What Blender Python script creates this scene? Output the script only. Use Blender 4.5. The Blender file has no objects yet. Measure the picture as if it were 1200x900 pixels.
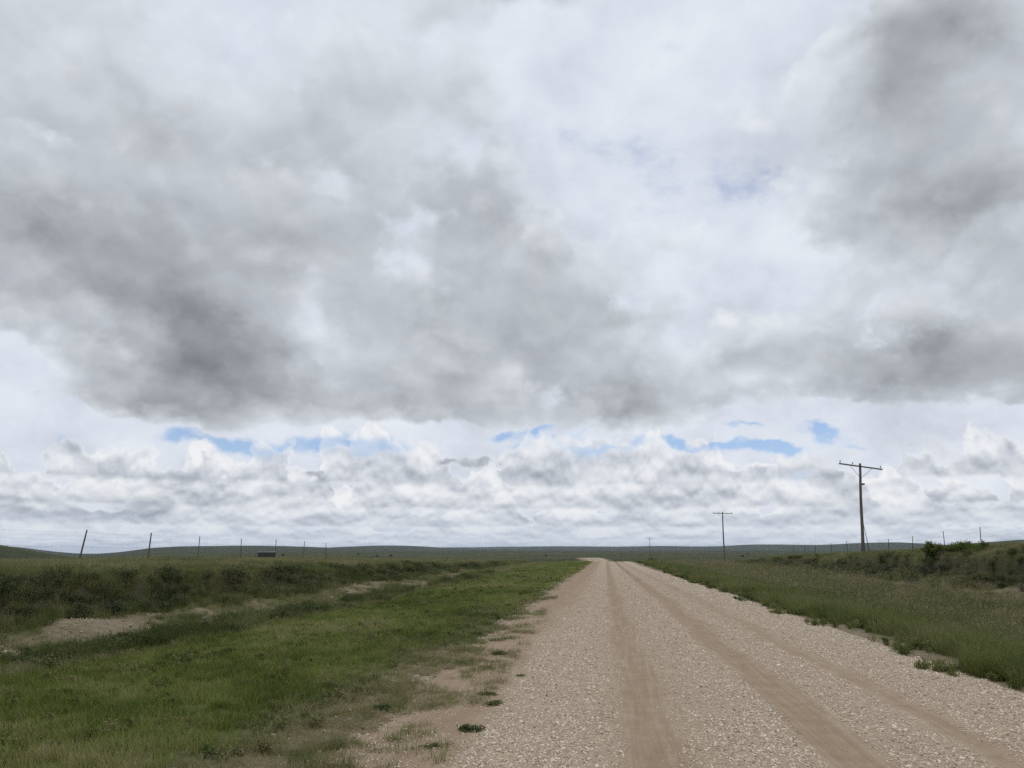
import bpy, bmesh, math, random
import numpy as np
from mathutils import Vector, Matrix
S = bpy.context.scene
COL = S.collection
SKY_STRENGTH = 0.10
DENOISE = False
HAZE = True

# ------------------------------------------------------------------ node expressions
class X:
    """a value in a node tree; arithmetic on it adds Math nodes"""
    def __init__(s, nt, k): s.nt, s.k = nt, k
    def _op(s, op, *a, clamp=False):
        n = s.nt.nodes.new('ShaderNodeMath'); n.operation = op; n.use_clamp = clamp
        for i, v in enumerate(a):
            if isinstance(v, X): s.nt.links.new(v.k, n.inputs[i])
            else: n.inputs[i].default_value = v
        return X(s.nt, n.outputs[0])
    def __add__(s, o): return s._op('ADD', s, o)
    def __radd__(s, o): return s._op('ADD', o, s)
    def __sub__(s, o): return s._op('SUBTRACT', s, o)
    def __rsub__(s, o): return s._op('SUBTRACT', o, s)
    def __mul__(s, o): return s._op('MULTIPLY', s, o)
    def __rmul__(s, o): return s._op('MULTIPLY', o, s)
    def __truediv__(s, o): return s._op('DIVIDE', s, o)
    def __rtruediv__(s, o): return s._op('DIVIDE', o, s)
    def max(s, o): return s._op('MAXIMUM', s, o)
    def min(s, o): return s._op('MINIMUM', s, o)
    def pow(s, o): return s._op('POWER', s, o)
    def log(s): return s._op('LOGARITHM', s, math.e)
    def abs(s): return s._op('ABSOLUTE', s)
    def sat(s): return s._op('ADD', s, 0.0, clamp=True)
    def step(s, a, b, lo=0.0, hi=1.0, kind='SMOOTHSTEP'):
        n = s.nt.nodes.new('ShaderNodeMapRange'); n.interpolation_type = kind
        s.nt.links.new(s.k, n.inputs['Value'])
        n.inputs['From Min'].default_value = a; n.inputs['From Max'].default_value = b
        n.inputs['To Min'].default_value = lo; n.inputs['To Max'].default_value = hi
        return X(s.nt, n.outputs['Result'])

def comb(nt, x, y, z=0.0):
    n = nt.nodes.new('ShaderNodeCombineXYZ')
    for i, v in enumerate((x, y, z)):
        if isinstance(v, X): nt.links.new(v.k, n.inputs[i])
        else: n.inputs[i].default_value = v
    return n.outputs[0]
def sepa(nt, v):
    n = nt.nodes.new('ShaderNodeSeparateXYZ'); nt.links.new(v, n.inputs[0])
    return [X(nt, o) for o in n.outputs]
def noise(nt, vec, scale, detail=6, rough=.55, dist=0.0, col=False, lac=2.0, dim='2D'):
    n = nt.nodes.new('ShaderNodeTexNoise'); n.noise_dimensions = dim
    if vec is not None: nt.links.new(vec, n.inputs['Vector'])
    n.inputs['Scale'].default_value = scale; n.inputs['Detail'].default_value = detail
    n.inputs['Roughness'].default_value = rough; n.inputs['Distortion'].default_value = dist
    n.inputs['Lacunarity'].default_value = lac
    return n.outputs['Color'] if col else X(nt, n.outputs['Fac'])
def voro(nt, vec, scale, detail=2.0, dim='2D', out='Distance', rnd=1.0):
    n = nt.nodes.new('ShaderNodeTexVoronoi'); n.voronoi_dimensions = dim; n.feature = 'F1'; n.normalize = False
    nt.links.new(vec, n.inputs['Vector']); n.inputs['Scale'].default_value = scale
    n.inputs['Detail'].default_value = detail; n.inputs['Roughness'].default_value = .5; n.inputs['Randomness'].default_value = rnd
    return n.outputs['Color'] if out == 'Color' else X(nt, n.outputs[out])
def vmath(nt, op, a, b):
    n = nt.nodes.new('ShaderNodeVectorMath'); n.operation = op
    for i, v in enumerate((a, b)):
        if isinstance(v, tuple): n.inputs[i].default_value = v
        else: nt.links.new(v, n.inputs[i])
    return n.outputs[0]
def ramp(nt, fac, stops, interp='LINEAR'):
    n = nt.nodes.new('ShaderNodeValToRGB'); nt.links.new(fac.k, n.inputs[0]); r = n.color_ramp
    r.interpolation = interp
    while len(r.elements) < len(stops): r.elements.new(.5)
    for e, (p, c) in zip(r.elements, stops): e.position = p; e.color = (*c, 1)
    return n.outputs[0]
def mixc(nt, f, a, b, mode='MIX'):
    n = nt.nodes.new('ShaderNodeMix'); n.data_type = 'RGBA'; n.blend_type = mode
    for s, v in ((n.inputs[0], f), (n.inputs[6], a), (n.inputs[7], b)):
        if isinstance(v, X): nt.links.new(v.k, s)
        elif isinstance(v, (int, float)): s.default_value = v
        elif isinstance(v, tuple): s.default_value = (*v, 1)
        else: nt.links.new(v, s)
    return n.outputs[2]
def srgb(r, g, b):
    return tuple((c / 255 / 12.92 if c <= 10 else ((c / 255 + .055) / 1.055) ** 2.4) for c in (r, g, b))

# ------------------------------------------------------------------ sky
SUN_EL, SUN_AZ = math.radians(62), math.radians(12)      # azimuth measured from +Y towards +X
ROWS = [  # base elevation, height (degrees), bearing frequency, seed, bias, tone: distant cumulus, farthest first
    (0.1, .8, .50, 1.3, .20, .10), (0.7, 1.3, .38, 4.1, .22, .10), (1.6, 2.2, .27, 7.7, .25, .05), (2.9, 3.3, .19, 11.2, .29, .04), (4.6, 3.6, .15, 19.9, .37, .02)]
NEAR = [(-29.38, 14.01, 15.64, 7.31, 0.7, -14), (-27.53, 11.16, 8.99, 4.27, 0.55, -4), (-38.72, 19.01, 10.38, 4.65, 0.45, -10), (-23.89, 19.81, 9.8, 5.19, 0.28, 0), (-37.4, 11.34, 6.43, 2.89, -0.7, 12), (-38.1, 29.99, 7.51, 6.01, 0.05, 0), (-35.12, 26.73, 12.86, 7.83, 0.26, -20), (-25.49, 25.79, 13.69, 7.29, 0.26, 0), (-14.45, 30.7, 10.61, 5.13, 0.1, 0), (1.5, 30.16, 21.82, 9.15, -0.28, 0), (-7.12, 23.62, 7.14, 5.65, 0.5, 0), (-2.65, 18.86, 7.64, 4.82, 0.08, 0), (0.06, 25.78, 7.16, 3.52, -0.2, 0), (-3.73, 36.14, 19.17, 3.87, -0.12, 0), (11.03, 20.95, 6.15, 6.32, -0.25, 0), (23.65, 21.51, 12.4, 6.29, 0.58, -6), (25.23, 30.45, 13.9, 5.49, 0.52, 8), (18.63, 29.01, 7.29, 6.91, 0.36, 0), (-19.77, 15.19, 3.68, 3.25, -0.2, 0), (-10.23, 14.65, 11.9, 5.76, 0.42, 0), (-14.46, 10.62, 7.36, 3.01, 0.35, 0), (-8.93, 9.8, 6.78, 2.43, 0.22, 0), (2.43, 10.3, 6.72, 3.61, 0.62, 0), (10.23, 17.57, 7.31, 4.07, -0.1, 0), (9.37, 12.97, 4.21, 1.64, 0.28, 8), (-0.18, 15.8, 8.15, 2.41, 0.2, 0), (21.69, 12.19, 11.03, 4.31, 0.55, 0), (17.52, 10.94, 6.82, 2.79, 0.28, 0), (25.63, 9.38, 6.3, 2.33, 0.2, 0), (15.11, 14.26, 4.1, 2.84, -0.05, 0), (-29.73, 8.58, 7.36, 1.57, 0.4, 0), (-36.64, 8.5, 6.4, 2.11, 0.12, 0), (-23.3, 10.28, 6.52, 2.62, 0.12, 0), (14.23, 9.88, 3.47, 1.25, -0.25, 0), (10.35, 9.98, 4.14, 1.75, -0.12, 0), (24.27, 7.25, 2.9, 1.57, -0.35, 0), (20.72, 7.12, 4.91, 1.89, 0.3, 0), (-19.04, 19.06, 7.49, 3.54, 0.1, 0)]
GAPS = [(-20.01, 8.07, 5.07, 1.3, 1.0, 0), (-25.62, 7.33, 4.34, 1.15, 0.85, 0), (-16.47, 7.57, 2.71, 1.32, 0.8, 0), (-7.39, 8.96, 2.77, 0.97, 0.9, 0), (-3.4, 8.47, 3.68, 1.09, 1.0, 0), (0.22, 6.98, 4.25, 0.9, 0.9, 0), (5.58, 7.11, 3.29, 0.77, 0.8, 0), (7.63, 7.4, 2.97, 0.71, 0.6, 0), (14.76, 8.25, 2.98, 0.79, 0.75, 0), (12.1, 6.72, 2.9, 0.81, 0.85, 0), (10.16, 6.79, 3.51, 1.05, 0.7, 0), (-36.5, 7.14, 3.72, 1.05, 0.6, 0), (-28.81, 6.84, 3.39, 1.01, 0.6, 0), (11.39, 26.21, 10.67, 4.22, 0.7, 0), (0.68, 29.39, 9.9, 4.03, 0.4, 0), (22.7, 14.92, 1.66, 0.75, 0.5, 0), (12.8, 4.87, 3.44, 1.03, 0.6, 0), (9.71, 8.85, 3.55, 0.82, 0.6, 0), (-5.85, 7.39, 3.67, 0.97, 0.5, 0), (17.22, 7.33, 3.37, 1.0, 0.5, 0)]
DARK = [(-30.35, 2.37, 4.12, 1.65, 0.8, 0), (-8.41, 6.18, 3.17, 1.21, 0.95, 0), (-11.63, 6.33, 2.31, 0.97, 0.7, 0), (-20.93, 5.58, 1.53, 0.53, 0.8, 0), (-32.91, 4.46, 5.97, 2.17, 0.35, 0), (-36.01, 2.25, 4.71, 2.09, 0.3, 0), (12.84, 5.55, 6.32, 2.86, 0.45, 0), (19.71, 6.91, 5.49, 2.18, 0.5, 0), (24.74, 5.29, 4.69, 1.82, 0.5, 0), (1.94, 4.03, 7.18, 2.39, 0.2, 0), (-4.06, 2.59, 9.01, 1.8, 0.2, 0), (15.28, 2.41, 11.17, 2.23, 0.25, 0), (-24.05, 4.17, 5.19, 2.88, 0.2, 0)]

def build_sky():
    w = bpy.data.worlds.new("World"); S.world = w; w.use_nodes = True
    nt = w.node_tree; nt.nodes.clear()
    tc = nt.nodes.new('ShaderNodeTexCoord'); d = tc.outputs['Generated']
    dx, dy, dz = sepa(nt, d)
    el = dz._op('ARCSINE', dz) * 57.29578
    az = dx._op('ARCTAN2', dx, dy) * 57.29578
    sky = nt.nodes.new('ShaderNodeTexSky'); sky.sky_type = 'NISHITA'; sky.sun_disc = False
    sky.sun_elevation = SUN_EL; sky.sun_rotation = SUN_AZ
    sky.air_density = .9; sky.dust_density = 0.0; sky.ozone_density = 7.0; sky.altitude = 1200
    # domain on a cloud deck seen in perspective; Q is the same deck a little nearer the zenith, for light from above
    den = dz.max(0.0) + 0.70
    px, py = dx / den * 1.45, dy / den * 1.45
    P = comb(nt, px, py)
    def toward_zenith(k): return comb(nt, px * k, py * k)
    # warped bearing / elevation for the lay-out of the big masses
    w1 = noise(nt, P, 2.6, 2, .5, col=True); w2 = noise(nt, P, 9.0, 4, .6, col=True)
    a1, b1, _ = sepa(nt, w1); a2, b2, _ = sepa(nt, w2)
    shr = el.step(0, 22, .25, 1.0, 'LINEAR')
    laz = az + ((a1 - .5) * 13 + (a2 - .5) * 7) * shr
    lel = el + ((b1 - .5) * 9 + (b2 - .5) * 5) * shr
    L = comb(nt, laz, lel, 0.0)
    def blobs(rows, start):
        acc = start
        for (a, e, ra, re, amp, rot) in rows:
            m = nt.nodes.new('ShaderNodeMapping'); m.vector_type = 'TEXTURE'; nt.links.new(L, m.inputs['Vector'])
            m.inputs['Location'].default_value = (a, e, 0); m.inputs['Scale'].default_value = (ra * 1.35, re * 1.35, 1)
            m.inputs['Rotation'].default_value = (0, 0, math.radians(rot))
            g = nt.nodes.new('ShaderNodeTexGradient'); g.gradient_type = 'QUADRATIC_SPHERE'; nt.links.new(m.outputs[0], g.inputs[0])
            k = nt.nodes.new('ShaderNodeMath'); k.operation = 'MULTIPLY_ADD'
            nt.links.new(g.outputs['Fac'], k.inputs[0]); k.inputs[1].default_value = amp
            if isinstance(acc, X): nt.links.new(acc.k, k.inputs[2])
            else: k.inputs[2].default_value = acc
            acc = X(nt, k.outputs[0])
        return acc
    # --- high veil with blue gaps
    f1 = noise(nt, P, 6.0, 5, .55)
    gap = blobs(GAPS, 0.0)
    fine = noise(nt, vmath(nt, 'MULTIPLY', P, (1, 1.8, 1)), 24.0, 4, .6)
    open_ = (gap * 1.75 + (f1 - .5) * 1.7 + (fine - .5) * .35).step(.38, 1.25)
    veil = 1.0 - open_ * el.step(9.5, 14, .74, .62)
    back = (el.step(37, 60, 0, 1)).max(dy.step(.55, .2, 0, 1))         # out of the photograph's sight: broken overcast as well
    veil_col = ramp(nt, (f1 - .5) * 1.8 + .5, [(.0, srgb(200, 206, 218)), (.5, srgb(219, 225, 236)), (1, srgb(231, 236, 244))])
    # --- rows of distant cumulus: flat grey bases, white heads, each row nearer and larger than the one behind
    dark = blobs(DARK, 0.0)
    e0 = el.max(-.5) + 2.4
    Bc = comb(nt, az * .16, e0.log() * 1.3)
    wv = noise(nt, Bc, 1.7, 6, .56, col=True)
    wa, wb, _ = sepa(nt, wv)
    off = vmath(nt, 'MULTIPLY', vmath(nt, 'SUBTRACT', wv, (.5, .5, .5)), (.07, .06, 0))
    Bw = vmath(nt, 'ADD', Bc, off)
    def head(v): return .8 - voro(nt, v, 1.6, 3.5)
    hd = head(Bw); emb = hd - head(vmath(nt, 'ADD', Bw, (.01, .085, 0)))
    wel = el + (wb - .5) * (e0 * .30) + (hd - .35) * (e0 * .22)
    waz = az + (wa - .5) * (e0 * .70)
    belt_cov = None; belt_col = None
    for (base, h, fr, sd, bias, tone) in ROWS:
        prof = ((noise(nt, comb(nt, waz * fr, sd), 1.0, 2, .5) - bias) * 3.0).max(0.0).min(1.0)
        t = (wel - base) / h
        cov = (prof - t).step(.0, .16) * ((el + (wb - .5) * (e0 * .07) - base) / h + .04).step(-.05, .07) * prof.step(.02, .12)
        rel = (t / (prof + .05)).sat()
        v = rel * .54 + .49 + emb * .78 + (wa - .5) * .7 + tone
        c = ramp(nt, v, [(.0, srgb(150, 157, 168)), (.28, srgb(178, 184, 194)), (.52, srgb(205, 210, 218)), (.78, srgb(228, 231, 236)), (1, srgb(241, 242, 244))])
        if belt_cov is None: belt_cov, belt_col = cov, c
        else:
            belt_col = mixc(nt, cov, belt_col, c); belt_cov = belt_cov.max(cov)
    belt_cov = belt_cov * (1.0 - gap * .8).sat() * el.step(8.5, 10.5, 1, 0)
    dk = (dark * 1.5 + (hd - .4) * .5 + (wb - .5) * .9).step(.16, .75) * .85 * dark.step(.01, .12)
    dk_col = ramp(nt, emb * 1.6 + .45 + (wb - .5) * .8, [(0, srgb(138, 146, 158)), (.5, srgb(163, 170, 180)), (1, srgb(198, 203, 211))])
    belt_col = mixc(nt, dk, belt_col, dk_col); belt_cov = belt_cov.max(dk)
    # --- low grey masses overhead: two sheets, the lower one darker; soft within, scalloped and bright at the rims
    low = blobs(NEAR, 0.0) + back * ((noise(nt, P, 1.6, 3, .5) - .5) * 1.6)
    Pw = vmath(nt, 'ADD', P, vmath(nt, 'MULTIPLY', vmath(nt, 'SUBTRACT', w2, (.5, .5, .5)), (.055, .055, 0)))
    sink = (el + (a1 - .5) * 5.0 + (a2 - .5) * 3.0).step(6.3, 9.6, -.75, 0, 'LINEAR')
    def sheet(sd, sc, gain, lift, amp, a0, a1, stops, rim):
        def edge(v): return noise(nt, v, sc, 5, .54) + (.40 - voro(nt, v, sc * 2.1, 2.0)) * .34
        V = vmath(nt, 'ADD', Pw, (sd, sd * .7, 0))
        m = edge(V); mu = edge(vmath(nt, 'ADD', vmath(nt, 'MULTIPLY', Pw, (.970, .970, 1)), (sd, sd * .7, 0)))
        soft = noise(nt, V, sc * .8, 2, .5)
        T = low * gain + lift + (m - .5) * amp + sink
        al = T.step(a0, a1)
        sh = (low * gain + lift + (soft - .5) * amp * .9 + sink) * .72 + T * .28 + (mu - m) * rim
        return al, ramp(nt, sh, stops)
    a_hi, c_hi = sheet(0.0, 3.6, .98, .34, .85, .14, .34, [(0, srgb(237, 241, 245)), (.22, srgb(216, 222, 230)), (.48, srgb(193, 199, 206)), (.75, srgb(173, 178, 186)), (1, srgb(158, 163, 170))], .75)
    a_lo, c_lo = sheet(3.7, 4.2, 1.05, .02, .74, .06, .42, [(0, srgb(224, 227, 233)), (.16, srgb(203, 207, 214)), (.40, srgb(177, 182, 188)), (.68, srgb(150, 155, 161)), (1, srgb(122, 127, 133))], .65)
    a_hi = a_hi * el.step(5.5, 8.5, 0, 1) * (1.0 - open_ * .75); a_lo = a_lo * el.step(5.5, 8.5, 0, .94)
    near_a = 1.0 - (1.0 - a_hi) * (1.0 - a_lo)
    # --- put together, nearest last
    c = mixc(nt, belt_cov, veil_col, belt_col)
    c = mixc(nt, a_hi, c, c_hi); c = mixc(nt, a_lo, c, c_lo)
    hz = el.step(0.0, 3.2, .62, 0.0, 'LINEAR')
    c = mixc(nt, hz, c, srgb(196, 207, 224))                 # air between us and the farthest clouds
    cov = 1.0 - (1.0 - veil) * (1.0 - belt_cov) * (1.0 - near_a)
    cov = cov.max(hz).max(el.step(0, -.3, 0, 1))
    b1n = nt.nodes.new('ShaderNodeBackground'); nt.links.new(sky.outputs[0], b1n.inputs[0]); b1n.inputs[1].default_value = SKY_STRENGTH
    b2n = nt.nodes.new('ShaderNodeBackground'); nt.links.new(c, b2n.inputs[0]); b2n.inputs[1].default_value = 1.0
    mx = nt.nodes.new('ShaderNodeMixShader'); nt.links.new(cov.k, mx.inputs[0])
    nt.links.new(b1n.outputs[0], mx.inputs[1]); nt.links.new(b2n.outputs[0], mx.inputs[2])
    o = nt.nodes.new('ShaderNodeOutputWorld'); nt.links.new(mx.outputs[0], o.inputs[0])

def build_camera():
    cd = bpy.data.cameras.new('camera'); cam = bpy.data.objects.new('camera', cd); COL.objects.link(cam)
    cam.location = (0, 0, 1.6)
    cam.rotation_euler = (math.radians(90 + 11.64), 0, math.radians(6.466))
    cd.sensor_width = 36; cd.lens = 36 * 942 / 1200
    cd.clip_start = .05; cd.clip_end = 40000
    S.camera = cam
S.view_settings.view_transform = 'Standard'
S.view_settings.look = 'None'
S.view_settings.exposure = 0; S.view_settings.gamma = 1; S.view_settings.use_curve_mapping = False

def build_sun():
    l = bpy.data.lights.new('sun', 'SUN'); l.energy = SUN_STRENGTH; l.angle = math.radians(14); l.color = (1, .96, .90)
    o = bpy.data.objects.new('sun', l); COL.objects.link(o)
    d = Vector((math.sin(SUN_AZ) * math.cos(SUN_EL), math.cos(SUN_AZ) * math.cos(SUN_EL), math.sin(SUN_EL)))
    o.rotation_euler = d.to_track_quat('Z', 'Y').to_euler(); o.location = (0, 0, 60)
SUN_STRENGTH = 1.2

# ------------------------------------------------------------------ numeric noise, land form
rng = np.random.default_rng(11)
def _h(ix, iy, s):
    v = (ix.astype(np.int64) * 374761393 + iy.astype(np.int64) * 668265263 + s * 1442695041) & 0xffffffff
    v = ((v ^ (v >> 13)) * 1274126177) & 0xffffffff
    return ((v ^ (v >> 16)) & 0xffff) / 65535.0
def vn(x, y, s=0):
    x = np.asarray(x, float); y = np.asarray(y, float)
    ix = np.floor(x); iy = np.floor(y); fx = x - ix; fy = y - iy
    fx = fx * fx * (3 - 2 * fx); fy = fy * fy * (3 - 2 * fy)
    a = _h(ix, iy, s); b = _h(ix + 1, iy, s); c = _h(ix, iy + 1, s); d = _h(ix + 1, iy + 1, s)
    return (a * (1 - fx) + b * fx) * (1 - fy) + (c * (1 - fx) + d * fx) * fy
def fbm(x, y, s=0, o=4, g=.5):
    t = 0; a = 1; n = 0
    for k in range(o):
        t = t + a * vn(x * 2 ** k + 17.3 * k, y * 2 ** k - 9.1 * k, s + k); n += a; a *= g
    return t / n
def ss(x, a, b):
    t = np.clip((x - a) / (b - a), 0, 1); return t * t * (3 - 2 * t)
def smooth_interp(x, xs, ys):
    out = 0
    for k in (-1.5, -.75, 0, .75, 1.5): out = out + np.interp(x + k * np.maximum(2, .03 * np.abs(x)), xs, ys)
    return out / 5
def road_shift(y):                       # the road's centre line bends left beyond the crest
    t = np.clip(np.asarray(y, float) - 120, 0, None)
    return -np.where(t < 140, 5.2e-4 * t * t, 5.2e-4 * 140 * 140 + (t - 140) * .1456)
def squeeze(y): return np.interp(y, [25, 85], [1.0, .76])
def road_level(y):
    return smooth_interp(y, [-100, 90, 116, 140, 165, 190, 212, 232, 252, 320, 600, 20000], [0, 0, -.03, -.75, -1.3, -1.25, -.55, -.60, -2.1, -2.5, -2.2, -2.2])
BANK_L = ([-40, 14.5, 26, 48, 74, 100], [1.3, 1.16, 1.03, .76, .14, 0])
BANK_R = ([-40, 40, 49, 66, 117, 145], [2.05, 1.85, 1.62, 1.30, .25, 0])
FIELD_L = ([-40, 32, 57, 90, 150], [1.08, 1.06, .82, .40, -.3])
FIELD_R = ([-40, 45, 60, 90, 150], [2.05, 1.9, 1.52, 1.0, .0])
def bank_foot_l(y): return -8.3 + (fbm(y / 5.0, y * 0 + 3, 5, 3) - .5) * 1.6
def bank_foot_r(y): return 16.6 + (fbm(y / 6.0, y * 0 + 7, 6, 3) - .5) * 1.8
HILLS = [  # bearing deg, distance, height above the plain, half width deg, depth
    (-40.5, 300, 6.6, 4.6, 60), (-29, 2600, 9, 3.0, 500), (-23.5, 3000, 17, 5.0, 700), (-15, 4200, 24, 5.0, 900), (-3, 6200, 24, 5, 1200),
    (4, 5600, 24, 4, 1000), (11.0, 5200, 33, 3.8, 900), (18, 4300, 36, 5, 800), (26, 3200, 32, 5.5, 700), (34, 2500, 30, 6, 600), (-45, 4000, 40, 8, 900), (-5, 7600, 25, 24, 900), (46, 3500, 40, 9, 900)]
def land(x, y):
    x = np.asarray(x, float); y = np.asarray(y, float)
    X = x - road_shift(y); zr = road_level(y)
    d = np.hypot(x, y); b = np.degrees(np.arctan2(x, np.maximum(y, 1e-3)))
    plain = -2.1 + (fbm(x / 260, y / 260, 40, 4) - .5) * 2.2 * ss(d, 120, 600)
    for (ba, di, hh, wb, de) in HILLS:
        wob = 1 + .22 * (fbm(b * .55, d / 2500, 50 + int(di) % 13, 4) - .5)
        plain = plain + hh * wob * np.exp(-((b - ba) / wb) ** 2 - ((d - di) / de) ** 2) * (y > -200)
    plain = plain - .0058 * d * np.exp(-((b + 34.0) / 2.7) ** 2) * ss(d, 330, 900) * (y > 0)
    plain = plain + 1.2 * np.exp(-((x + 39.2) / 14) ** 2 - ((y - 92) / 14) ** 2)
    # right of way: carriageway, shoulders, ditches
    row = zr - .14 * ss(-X, 3.2, 7.0) - .36 * ss(X, 4.7, 8.5)
    row = row + (fbm(x / 1.3, y / 1.3, 3, 3) - .5) * .10 * (ss(-X, 2.6, 4) + ss(X, 4.8, 6.5))
    rough = (fbm(x / 1.1, y / 1.1, 8, 4) - .5); lump = (fbm(x / 3.2, y / 3.2, 9, 3) - .5)
    def bank(t, H):
        tt = t + lump * .9 + rough * .5
        p = .34 * ss(tt, 0, 2.7) + .48 * ss(tt, 2.4, 3.1) + .18 * ss(tt, 3.1, 4.8)
        return H * p + rough * .16 * ss(tt, .2, 1.2) * np.minimum(H, 1)
    tl = bank_foot_l(y) - X; hl = np.interp(y, *BANK_L); fl = np.interp(y, *FIELD_L)
    tr = X - bank_foot_r(y); hr = np.interp(y, *BANK_R); fr = np.interp(y, *FIELD_R)
    z = row + np.where(tl > -.8, bank(tl, hl + .14) + (fl - hl) * ss(tl, 3.5, 11), 0) + np.where(tr > -.8, bank(tr, hr + .36) + (fr - hr) * ss(tr, 3.2, 7), 0)
    z = z + .42 * np.exp(-((x + 39.2) / 7) ** 2 - ((y - 92) / 12) ** 2)
    far = np.maximum(ss(-X, 26, 170), ss(X, 26, 170))
    far = np.maximum(far, ss(y, 300, 520))
    side = np.maximum(ss(-X, 9, 30), ss(X, 16, 40)) * ss(y, 120, 220)
    far = np.maximum(far, side)
    return z * (1 - far) + plain * far

def mesh_from(name, verts, faces):
    me = bpy.data.meshes.new(name)
    verts = np.asarray(verts, np.float32); faces = np.asarray(faces, np.int32); k = faces.shape[1]
    me.vertices.add(len(verts)); me.vertices.foreach_set('co', verts.ravel())
    me.loops.add(faces.size); me.loops.foreach_set('vertex_index', faces.ravel())
    me.polygons.add(len(faces)); me.polygons.foreach_set('loop_start', np.arange(0, faces.size, k, dtype=np.int32))
    me.polygons.foreach_set('loop_total', np.full(len(faces), k, np.int32))
    me.update(calc_edges=True); me.validate()
    return me
def link(name, me, mats=(), parent=None, **props):
    o = bpy.data.objects.new(name, me); COL.objects.link(o)
    if me is not None:
        have = [m for m in me.materials]
        for m in (mats if isinstance(mats, (list, tuple)) else [mats]):
            if m not in have: me.materials.append(m)
    if parent: o.parent = parent
    for k, v in props.items():
        if v: o[k] = v
    return o
def set_attr(me, name, arr):
    a = me.attributes.new(name, 'FLOAT', 'POINT'); a.data.foreach_set('value', np.asarray(arr, np.float32).ravel())
def smooth(me): me.polygons.foreach_set('use_smooth', np.ones(len(me.polygons), bool))

def spread(inner, step, growth, limit):
    v = list(np.arange(0, inner, step)); s = step
    while v[-1] < limit: s *= growth; v.append(v[-1] + s)
    return np.array(v)
def grid_mesh(name, xs, ys, fz):
    gx, gy = np.meshgrid(xs, ys); gz = fz(gx, gy)
    nx, ny = len(xs), len(ys); i = np.arange(nx * ny).reshape(ny, nx)
    f = np.stack([i[:-1, :-1], i[:-1, 1:], i[1:, 1:], i[1:, :-1]], -1).reshape(-1, 4)
    return mesh_from(name, np.stack([gx, gy, gz], -1).reshape(-1, 3), f), gx.ravel(), gy.ravel(), gz.ravel()

# where grass, dry grass and bare soil are (also used when plants are sown)
def edge_l(y): return np.interp(y, [4, 6.5, 10, 16, 30, 85, 120], [-3.0, -2.92, -2.7, -2.3, -2.1, -1.65, -1.6]) + (fbm(y / 1.6, y * 0, 21, 3) - .5) * .75
def edge_r(y): return np.interp(y, [4, 10, 20, 40, 88, 150], [5.0, 5.0, 4.95, 4.4, 3.35, 3.2]) + (fbm(y / 1.9, y * 0, 22, 4) - .5) * 1.3
def bare(x, y):
    X = x - road_shift(y)
    shoulder = ss(X, -3.15, -2.5) * ss(-X, -5.1, -4.3)
    tl = bank_foot_l(y) - X; tr = X - bank_foot_r(y)
    n = fbm(x / 2.2, y / 2.8, 31, 4); n2 = fbm(x / 5.0, y / 5.5, 32, 3)
    n3 = fbm(x / .7, y / .9, 34, 4)
    slope_l = ss(tl, -.1, .5) * ss(-tl, -2.9, -2.2) * ss(n * .45 + n3 * .65 + (n2 - .5) * .7 - .05 * ss(y, 19, 30), .45, .62) * ss(-y, -70, -45)
    slope_r = .9 * ss(tr, -3.4, -.8) * ss(-tr, -1.6, -.6) * ss(n * .5 + n3 * .6 + (n2 - .5) * .5, .38, .52) * ss(-y, -75, -55)
    Q = X / squeeze(y); shoulder = shoulder + ss(Q, 3.9, 4.2) * ss(-Q, -5.7, -4.9)
    shoulder = shoulder * ss(-y, -240, -225)
    return np.clip(shoulder + slope_l + slope_r * .9, 0, 1)
def dry(x, y):
    X = x - road_shift(y); n = fbm(x / 4, y / 4, 33, 4); tl = bank_foot_l(y) - X
    r = ss(X, 7.2, 9.5) * ss(-X, -24, -14) * ss(n, .30, .55)
    l = ss(tl, -1.6, .4) * ss(-tl, -3.0, -2.1) * (.4 + .6 * ss(n, .4, .55)) + ss(tl, 3, 6) * ss(n, .40, .6) * .8
    return np.clip(r + l, 0, 1)

# ------------------------------------------------------------------ materials
def material(name):
    m = bpy.data.materials.new(name); m.use_nodes = True; nt = m.node_tree
    p = nt.nodes['Principled BSDF']
    return m, nt, p
def setc(nt, p, sock, v):
    if isinstance(v, X): nt.links.new(v.k, p.inputs[sock])
    elif hasattr(v, 'node'): nt.links.new(v, p.inputs[sock])
    elif isinstance(v, tuple): p.inputs[sock].default_value = (*v, 1)
    else: p.inputs[sock].default_value = v
def attr(nt, name, inst=False):
    n = nt.nodes.new('ShaderNodeAttribute'); n.attribute_name = name
    n.attribute_type = 'INSTANCER' if inst else 'GEOMETRY'
    return X(nt, n.outputs['Fac'])
def bump(nt, p, h, strength, dist):
    b = nt.nodes.new('ShaderNodeBump'); b.inputs['Strength'].default_value = strength; b.inputs['Distance'].default_value = dist
    nt.links.new(h.k, b.inputs['Height']); nt.links.new(b.outputs[0], p.inputs['Normal'])
def position(nt):
    return nt.nodes.new('ShaderNodeNewGeometry').outputs['Position']

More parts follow.
